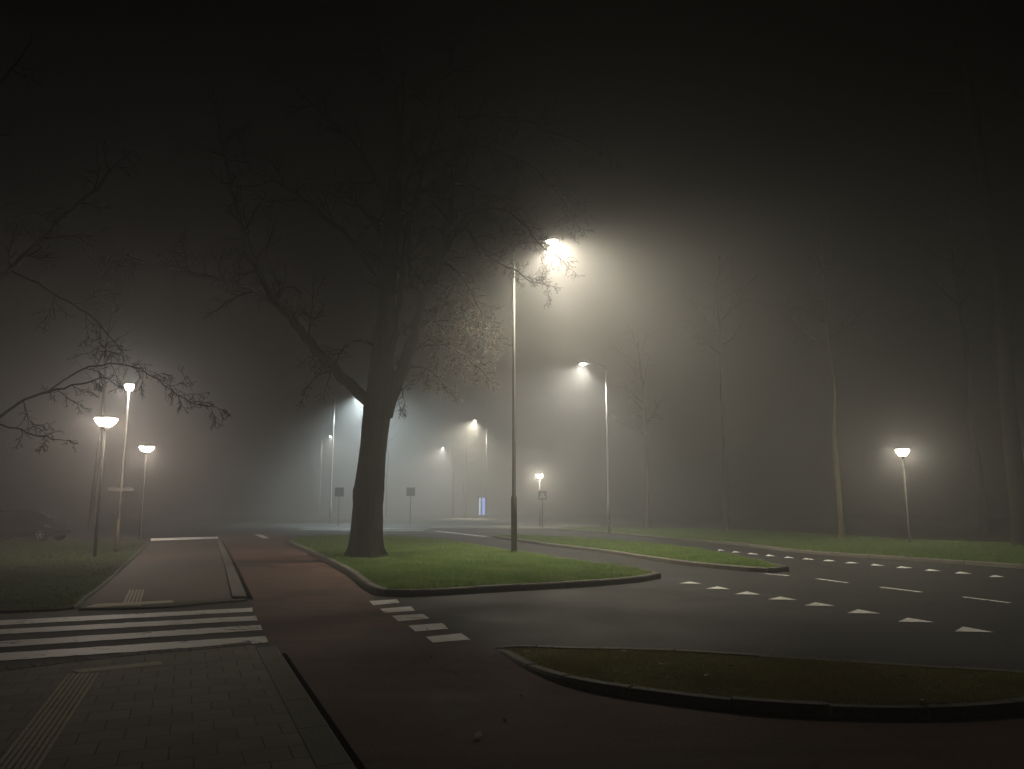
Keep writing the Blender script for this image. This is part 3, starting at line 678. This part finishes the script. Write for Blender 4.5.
limbs = [
 # left limb and its forks
 ([(380, 416, 26.5), (370, 403, 26.4), (352, 387, 26.2), (332, 366, 26.0), (310, 343, 25.8), (290, 318, 25.6), (272, 297, 25.4), (258, 270, 25.2), (248, 245, 25.0), (238, 215, 24.8), (228, 180, 24.6), (222, 140, 24.4)], .235, .05, .45, 1.9, .3, .02),
 ([(287, 314, 25.6), (264, 296, 25.4), (235, 283, 25.1), (205, 275, 24.8), (165, 268, 24.4), (125, 255, 24.0)], .10, .025, .45, 1.5, .2, .05),
 ([(384, 352, 26.5), (371, 343, 26.2), (356, 340, 26.0), (344, 348, 25.8), (336, 362, 25.7), (330, 378, 25.6)], .05, .02, .5, .9, .3, .10),
 ([(338, 372, 26.1), (326, 372, 25.7), (315, 378, 25.4), (306, 390, 25.2)], .04, .014, .4, .7, .3, .10),
 # right limb and its forks
 ([(385, 416, 26.5), (395, 388, 26.3), (405, 362, 26.2), (413, 340, 26.1), (418, 318, 26.0), (424, 295, 26.0), (432, 280, 25.9), (440, 262, 25.8), (446, 238, 25.7), (449, 212, 25.6), (453, 180, 25.4), (460, 140, 25.2)], .26, .05, .45, 1.8, .35, .03),
 ([(418, 318, 26.0), (416, 296, 26.2), (411, 276, 26.4), (408, 255, 26.5), (410, 222, 26.6), (416, 185, 26.8)], .11, .03, .45, 1.5, .3, .02),
 ([(386, 372, 26.5), (396, 332, 26.1), (400, 296, 25.9), (405, 250, 25.7), (416, 200, 25.5), (432, 140, 25.2)], .15, .04, .5, 1.6, .35, .02),
 ([(441, 262, 25.8), (452, 240, 25.8), (463, 228, 25.7), (476, 240, 25.6), (491, 259, 25.5), (512, 268, 25.4), (530, 281, 25.3), (546, 284, 25.3)], .07, .012, .13, .8, .2, .03),
 ([(440, 262, 25.8), (455, 268, 26.2), (468, 286, 26.6), (478, 306, 26.8), (488, 318, 27.0)], .06, .015, .22, .9, .2, .10),
 ([(398, 178, 26.5), (436, 152, 26.4), (486, 150, 26.2), (528, 166, 26.0), (556, 192, 25.8), (576, 222, 25.6)], .10, .014, .16, 1.1, .2, .06),
 ([(400, 150, 26.5), (448, 122, 26.2), (508, 118, 26.2), (560, 136, 26.6), (604, 154, 27.0)], .11, .018, .32, 1.2, .2, .06),
 ([(446, 240, 25.7), (470, 215, 25.6), (498, 208, 25.5), (522, 222, 25.4), (540, 245, 25.4), (566, 262, 25.3)], .06, .012, .13, .85, .2, .05),
 ([(396, 200, 26.5), (430, 190, 26.8), (468, 186, 27.4), (500, 200, 28.2), (520, 214, 28.8)], .08, .016, .3, 1.1, .2, .06),
 ([(408, 356, 26.2), (424, 345, 26.5), (445, 345, 27.0), (465, 356, 27.5), (482, 372, 27.8)], .055, .014, .14, .95, .2, .10),
 ([(424, 296, 26.0), (444, 300, 26.6), (466, 312, 27.2), (488, 332, 27.8)], .055, .014, .14, .95, .2, .09),
 ([(414, 336, 26.1), (432, 322, 26.9), (454, 322, 27.8), (474, 336, 28.4)], .045, .012, .14, .95, .2, .10),
 ([(402, 372, 26.2), (416, 366, 26.9), (432, 372, 27.5), (446, 386, 27.8)], .045, .014, .22, .9, .2, .12),
 ([(396, 388, 26.3), (404, 392, 26.0), (398, 402, 25.8)], .03, .012, .3, .6, .2, .10),
 # upper crown, left and towards / away from the viewer
 ([(386, 286, 26.5), (352, 242, 26.0), (312, 206, 25.5), (262, 172, 25.0), (205, 150, 24.5)], .14, .025, .5, 1.6, .25, .03),
 ([(392, 220, 26.5), (372, 170, 25.4), (340, 130, 24.2), (300, 96, 23.2)], .13, .025, .5, 1.6, .25, .02),
 ([(390, 240, 26.5), (400, 200, 28.2), (412, 170, 30.0), (420, 150, 31.8)], .13, .025, .5, 1.6, .25, .02),
 ([(388, 262, 26.5), (376, 225, 28.2), (352, 200, 30.2), (330, 186, 32.0)], .13, .025, .5, 1.6, .25, .02),
 ([(396, 180, 26.5), (420, 120, 24.6), (446, 72, 23.0), (470, 40, 22.0)], .12, .025, .55, 1.6, .25, .02),
 ([(400, 110, 26.5), (384, 60, 26.8), (360, 20, 27.4)], .09, .025, .55, 1.5, .2, .02),
]
for pts, r0, r1, spc, L0, t0, droop in limbs:
    q, rad = T.limb(Q(pts), r0, r1, None, 10)
    T.dress(q, rad, spc, L0, 3, droop, t0, (0, 6, 5))
te = empty('bare_tree', (bx.x, bx.y, .1), 'large bare tree forking into heavy limbs on the middle lawn', 'tree')
def reparent(mb, off): mb.V = [v - off for v in mb.V]
off = Vector((bx.x, bx.y, .1))
reparent(T.tr, off); reparent(T.cr, off)
T.tr.build('trunk', M['bark'], te, True); T.cr.build('crown', M['twig'], te)
# withered leaves still hanging on the lamp side of the crown
lv = MB(); rl = random.Random(5)
c0 = P(462, 335, TY + .9)
for tip in T.tips:
    dd = tip - c0
    if abs(dd.x) < 2.2 and abs(dd.z) < 2.4 and rl.random() < .55:
        for k in range(2):
            p_ = tip + Vector((rl.gauss(0, .05), rl.gauss(0, .05), rl.gauss(-.02, .05))) - off
            s = rl.uniform(.010, .022); u = Vector((rl.gauss(0, 1), rl.gauss(0, 1), rl.gauss(0, 1))).normalized(); w = u.orthogonal().normalized()
            lv.add([p_ - u * s * 1.5, p_ + w * s * .7, p_ + u * s * 1.5, p_ - w * s * .7], [(0, 1, 2, 3)])
lf = lv.build('withered_leaves', M['leaf'], te)

# tree outside the left edge, boughs reaching into the picture
T2 = Tree(23); b2 = G(-150, 572, .06); Y2 = b2.y + 4.5; TB = b2.y
def Q2(lst): return [P(a, b_, Y2 - 4.5 + y) for a, b_, y in lst]
q, rad = T2.limb([P(-152, 580, TB), P(-145, 520, TB), P(-130, 460, TB), P(-112, 380, TB), P(-100, 280, TB), P(-92, 180, TB), P(-90, 80, TB)], .42, .14, None, 18)
T2.dress(q, rad, .9, 2.0, 3, .03, .5, (0, 5, 4))
for pts, r0, r1, spc, L0, t0, droop in [
 ([(-118, 470, 0), (-60, 448, -.2), (-10, 424, -.4), (20, 402, -.6), (48, 392, -.8), (80, 384, -1.0), (105, 378, -1.2)], .06, .014, .5, .75, .4, .12),
 ([(48, 392, -.8), (90, 368, -.6), (130, 366, -.4), (165, 386, -.3), (190, 402, -.2), (212, 406, 0)], .024, .008, .24, .75, .15, .18),
 ([(-112, 380, 0), (-50, 320, -.4), (10, 270, -.9), (60, 220, -1.5), (105, 180, -2)], .10, .025, .6, 1.3, .3, .05),
 ([(10, 270, -.9), (50, 290, -.7), (90, 315, -.6), (118, 345, -.5)], .03, .010, .5, .9, .3, .12),
 ([(-100, 280, 0), (-60, 180, 1), (-20, 110, 2), (20, 60, 3)], .14, .03, .6, 1.6, .3, .02),
 ([(-10, 424, -.4), (15, 428, -1.2), (40, 436, -1.8), (60, 440, -2.2)], .03, .009, .5, .6, .3, .12)]:
    q, rad = T2.limb(Q2(pts), r0, r1, None, 9); T2.dress(q, rad, spc, L0, 3, droop, t0, (0, 6, 4))
te2 = empty('bare_tree', b2, 'bare tree at the left edge, drooping twigs around the left lamps', 'tree')
reparent(T2.tr, b2); reparent(T2.cr, b2); T2.tr.build('trunk', M['bark'], te2, True); T2.cr.build('crown', M['twig'], te2)

# tall slim trees along the wood and down the road
def slim_tree(seed, H, r, crown_from):
    t = Tree(seed); rn = random.Random(seed)
    pts = [Vector((0, 0, -.1)), Vector((0, 0, .6))] + [Vector((rn.gauss(0, .05) * k, rn.gauss(0, .05) * k, H * k / 6)) for k in range(1, 7)]
    q = catmull3(pts, 4); n = len(q); rad = [r * (1.25 if i == 0 else 1.1 if i < 4 else 1.0) * (1 - .8 * i / (n - 1)) + .02 for i in range(n)]
    t.tr.tube(q, rad, 16)
    for k in range(13):
        i = int(n * (crown_from + (1 - crown_from) * k / 13)); i = min(i, n - 2)
        a = rn.uniform(0, 6.28); L = rn.uniform(1.8, 3.6) * (1.2 - .5 * k / 13)
        d = Vector((math.cos(a), math.sin(a), rn.uniform(.3, .9))).normalized()
        pp = [q[i], q[i] + d * L * .4, q[i] + d * L * .75 + Vector((0, 0, .2)), q[i] + d * L + Vector((0, 0, .5))]
        lq, lr = t.limb(pp, rad[i] * .5, .02, None, 6); t.dress(lq, lr, .6, 1.3, 2, .03, .3, (0, 5))
    return t
M['bark_lamplit'] = bark('lamplit_mossy_bark', (0.075, 0.066, 0.03), (0.14, 0.12, 0.055), (0.13, 0.115, 0.045))  # brighter mossy bark for one trunk; lamp light on it put into the colour
protos = [slim_tree(31, 19, .22, .60), slim_tree(37, 21, .20, .66), slim_tree(41, 18, .20, .58)]
pm_ = []; dk_ = []; yl_ = []
for t in protos:
    a = t.tr.build('trunk', M['bark_pale'], None, True); b_ = t.cr.build('crown', M['twig'])
    pm_.append((a.data, b_.data)); ad = a.data.copy(); ad.materials[0] = M['bark']; dk_.append((ad, b_.data)); yl = a.data.copy(); yl.materials[0] = M['bark_lamplit']; yl_.append((yl, b_.data)); bpy.data.objects.remove(a); bpy.data.objects.remove(b_)
def plant(px, py, k, s, label, group, z=.1, rz=0):
    b0 = G(px, py, z); e = empty('slim_tree', b0, label, 'tree', group, rz); e.scale = (s, s, s)
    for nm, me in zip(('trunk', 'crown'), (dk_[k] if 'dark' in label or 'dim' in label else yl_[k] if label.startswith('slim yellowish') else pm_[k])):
        o = bpy.data.objects.new(nm, me); col.objects.link(o); o.parent = e
    return e
GW = 'slim bare trees at the edge of the wood'
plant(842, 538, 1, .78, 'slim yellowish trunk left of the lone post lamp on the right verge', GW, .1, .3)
plant(726.5, 531, 1, .95, 'pale slim trunk on the verge, halfway between the white lamp and the yellowish trunk', GW, .1, 1.7)
plant(647.5, 529.5, 2, .8, 'faint slim trunk nearest the white street lamp on its right', GW, .1, 4.0)
plant(1024, 546, 0, 1.75, 'stout dark trunk at the right edge of the photo', GW, .1, 2.2)
plant(985, 532, 1, 1.2, 'dim trunk in the wood just left of the stout dark trunk', GW, .09, 5.1)
GR = 'bare trees far down the road'
plant(453, 516.5, 0, 1.0, 'hazy tree below the farthest lamp, left of the blue panel', GR, 0, 1.2)
plant(465, 517.5, 2, .95, 'hazy tree between the farthest lamp and the blue panel', GR, 0, 2.6)
plant(386, 517.5, 1, 1.0, 'hazy tree right behind the big trunk in the bluish light', GR, 0, .4)
plant(90, 530, 1, .85, 'thin pale trunk behind the nearest post lamp on the left', GR, 0, 2.0)

# ------------------------------------------------------------------ signs
def sign_post(px, py, top, size_px, label, front, grp='square traffic signs on thin posts'):
    b0 = G(px, py, 0); H = P(px, top, b0.y).z; s = size_px / FPX * b0.y
    e = empty('crossing_sign', b0, label, 'traffic sign', grp)
    mb = MB(); mb.tube([(0, 0, -.05), (0, 0, H)], [.034, .034], 10); mb.build('post', M['dark_paint'], e, True)
    y = -.05 if front else .05
    pl = MB(); pl.box((0, y, H - s / 2), (s, .02, s)); plate = pl.build('sign_plate', M['sign_blue'] if front else M['sign_back'], e)
    if front:
        k = s * .43; c = H - s / 2
        tr = MB(); yy = y - .0135
        tr.add([Vector((-k * .95, yy, c - k * .8)), Vector((k * .95, yy, c - k * .8)), Vector((0, yy, c + k * .9))], [(0, 1, 2)]); tr.build('sign_triangle', M['sign_white'], plate)
        fg = MB(); yy = y - .018; q = k
        def quad(a): fg.add([Vector((u * q, yy, c + w * q)) for u, w in a], [tuple(range(len(a)))])
        quad([(-.10, -.05), (.10, -.05), (.08, .18), (-.08, .18)]); quad([(-.07, .22), (.07, .22), (.07, .36), (-.07, .36)])
        quad([(-.10, -.05), (.0, -.05), (-.20, -.55), (-.32, -.55)]); quad([(.0, -.05), (.10, -.05), (.32, -.55), (.20, -.55)])
        quad([(-.5, -.72), (-.3, -.72), (-.34, -.60), (-.52, -.60)]); quad([(-.1, -.72), (.1, -.72), (.1, -.60), (-.1, -.60)]); quad([(.3, -.72), (.5, -.72), (.52, -.60), (.34, -.60)])
        fg.build('walking_figure', M['sign_black'], plate)
    else:
        for dz in (.3, .7):
            cb_ = MB(); cb_.box((0, .065, H - s * dz), (.12, .03, .04)); cb_.build('clamp', M['galv'], e)
    return e
sign_post(338, 526, 487.5, 8.8, 'grey square sign back just left of the big trunk', False)
sign_post(410, 525, 487.5, 8.4, 'grey square sign back just right of the big trunk', False)
sign_post(542.5, 528, 491, 8.4, 'square zebra crossing sign with white triangle below the distant post lamp', True)

# ------------------------------------------------------------------ lit advertising panel
b0 = G(482, 518.6, 0); e = empty('advertising_panel', b0, 'blue lit advertising panel standing far down the road', 'advertising panel'); k = b0.y / FPX
Hh = 21 * k; W = 8.5 * k
fm = MB(); fm.box((0, 0, Hh - .04), (W, .28, .08)); fm.box((0, 0, .38), (W, .28, .08))
fm.box((-W / 2 + .05, 0, Hh / 2 + .21), (.1, .28, Hh - .5)); fm.box((W / 2 - .05, 0, Hh / 2 + .21), (.1, .28, Hh - .5)); fm.box((0, .06, Hh / 2 + .21), (W - .2, .12, Hh - .5)); fm.build('frame', M['housing'], e)
for s in (-1, 1):
    g = MB(); g.box((s * W * .36, 0, .17), (.12, .2, .34)); g.build('foot', M['housing'], e)
g = MB(); g.box((W * .17, -.06, Hh / 2 + .25), (W * .34, .06, Hh - .75)); g.build('lit_poster', emit('blue_poster_glow', (.22, .38, 1.0), 2.2), e)
g = MB(); g.box((-W * .27, -.06, Hh / 2 + .25), (W * .18, .06, Hh - .75)); g.build('lit_side_strip', emit('pale_strip_glow', (.6, .72, 1.0), 1.8), e)

# ------------------------------------------------------------------ parked car (dark, nose to the right)
cb0 = G(52, 541.5, 0)
car = empty('parked_car', cb0 + Vector((-2.1, .9, 0)), 'dark parked car at the left edge, nose pointing right', 'car')
prof = [(-2.05, .30), (-2.12, .55), (-2.10, .92), (-1.98, 1.02), (-1.70, 1.42), (-1.30, 1.52), (-.2, 1.53), (.30, 1.46), (1.02, 1.02), (1.65, .90), (1.98, .76), (2.05, .55), (2.00, .28), (1.72, .22), (-1.75, .22)]
def half(z): return .86 if z < .95 else .86 - (z - .95) * .42
Vc = []; n = len(prof)
for sy in (-1, -.93, .93, 1):
    for (x, z) in prof:
        ins = 1.0 if abs(sy) < .99 else .965
        Vc.append(Vector((x * (1.0 if abs(sy) < .99 else .985), sy * half(z), z if abs(sy) < .99 else .2 + (z - .2) * .985)))
Fc = []
for r in range(3):
    for i in range(n): a = r * n + i; b_ = r * n + (i + 1) % n; Fc.append((a, b_, b_ + n, a + n))
Fc.append(tuple(range(n - 1, -1, -1))); Fc.append(tuple(3 * n + i for i in range(n)))
body = mesh_obj('body', Vc, Fc, M['car_paint'], car)
def sideq(name, pts, s, mat, offs=.008):
    V = [Vector((x, s * (half(z) + offs), z)) for x, z in pts]; V += [Vector((v.x, v.y - s * .02, v.z)) for v in V]; m_ = len(pts)
    F = [tuple(range(m_)), tuple(reversed(range(m_, 2 * m_)))] + [(i, (i + 1) % m_, (i + 1) % m_ + m_, i + m_) for i in range(m_)]
    return mesh_obj(name, V, F, mat, car)
for s in (-1, 1):
    sideq('window', [(-1.60, 1.05), (-.75, 1.03), (-.72, 1.42), (-1.28, 1.43)], s, M['car_glass'])
    sideq('window', [(-.66, 1.03), (.10, 1.02), (.10, 1.43), (-.63, 1.43)], s, M['car_glass'])
    sideq('window', [(.16, 1.02), (.86, 1.02), (.26, 1.40), (.16, 1.42)], s, M['car_glass'])
    sideq('headlight', [(1.58, .74), (1.95, .67), (1.94, .76), (1.64, .87)], s, M['head_glass'], .004)
    sideq('tail_lamp', [(-2.08, .72), (-1.85, .74), (-1.88, .98), (-2.06, .94)], s, M['tail_glass'], .004)
    mm = MB(); mm.box((.80, s * .95, 1.06), (.12, .18, .13)); mm.build('mirror', M['car_paint'], car)
ws = MB(); ws.add([Vector((.36, -.62, 1.435)), Vector((1.0, -.72, 1.045)), Vector((1.0, .72, 1.045)), Vector((.36, .62, 1.435))], [(0, 1, 2, 3)])
ws.V = [v + Vector((.012, 0, .016)) for v in ws.V]; ws.build('windscreen', M['car_glass'], car)
for wx in (-1.30, 1.45):
    for s in (-1, 1):
        rt = Matrix.Rotation(R(90), 3, 'X')
        tm = MB(); tm.lathe([(.20, -.10), (.29, -.105), (.32, -.07), (.32, .07), (.29, .105), (.20, .10)], 28)
        tm.V = [rt @ v + Vector((wx, s * .79, .32)) for v in tm.V]; ty = tm.build('tyre', M['rubber'], car, True)
        rm = MB()
        for k in range(5):
            rm.box((0, s * .112, 0), (.055, .02, .40)); 
            rm.V[-8:] = [Matrix.Rotation(R(72 * k), 3, 'Y') @ (v + Vector((0, 0, .10)) * 0 + Vector((0, 0, 0))) if False else Matrix.Rotation(R(72 * k), 3, 'Y') @ Vector((v.x, v.y, (v.z + .2) * .5)) for v in rm.V[-8:]]
        rm.tube([(0, s * .100, 0), (0, s * .125, 0)], [.06, .05], 16)
        for k in range(24):
            a0 = 2 * math.pi * k / 24; a1 = 2 * math.pi * (k + 1) / 24
            rm.add([Vector((r_ * math.cos(a_), s * .114, r_ * math.sin(a_))) for r_, a_ in ((.19, a0), (.215, a0), (.215, a1), (.19, a1))], [(0, 1, 2, 3)])
        rm.V = [v + Vector((wx, s * .79, .32)) for v in rm.V]; rm.build('rim', M['alloy'], ty)

# ------------------------------------------------------------------ fog
hz_ = MB(); hz_.box((0, 140, 13.5), (400, 340, 29.2))
haze = hz_.build('haze', None); struct(haze, 'stuff')
hm_ = bpy.data.materials.new('night_fog'); hm_.use_nodes = True; nt = hm_.node_tree; nt.nodes.clear()
out = nt.nodes.new('ShaderNodeOutputMaterial'); pv = nt.nodes.new('ShaderNodeVolumePrincipled')
pv.inputs['Color'].default_value = (.93, .93, .92, 1); pv.inputs['Density'].default_value = 0.0115; pv.inputs['Anisotropy'].default_value = 0.68
nt.links.new(pv.outputs[0], out.inputs['Volume']); haze.data.materials.append(hm_)

# ------------------------------------------------------------------ night sky, moon-weak sun
w = bpy.data.worlds.new('World'); sc.world = w; w.use_nodes = True; nt = w.node_tree
sky = nt.nodes.new('ShaderNodeTexSky'); sky.sky_type = 'NISHITA'; sky.sun_disc = False; sky.sun_elevation = R(35); sky.sun_rotation = R(200)
nt.links.new(sky.outputs[0], nt.nodes['Background'].inputs['Color']); nt.nodes['Background'].inputs['Strength'].default_value = 0.00003

sc.view_settings.view_transform = 'Standard'; sc.view_settings.look = 'None'; sc.view_settings.exposure = 0; sc.view_settings.gamma = 1
sc.view_settings.use_curve_mapping = False
cy = sc.cycles
cy.volume_bounces = 0; cy.max_bounces = 6; cy.diffuse_bounces = 2; cy.glossy_bounces = 2; cy.transmission_bounces = 2
cy.sample_clamp_indirect = 4; cy.use_denoising = True
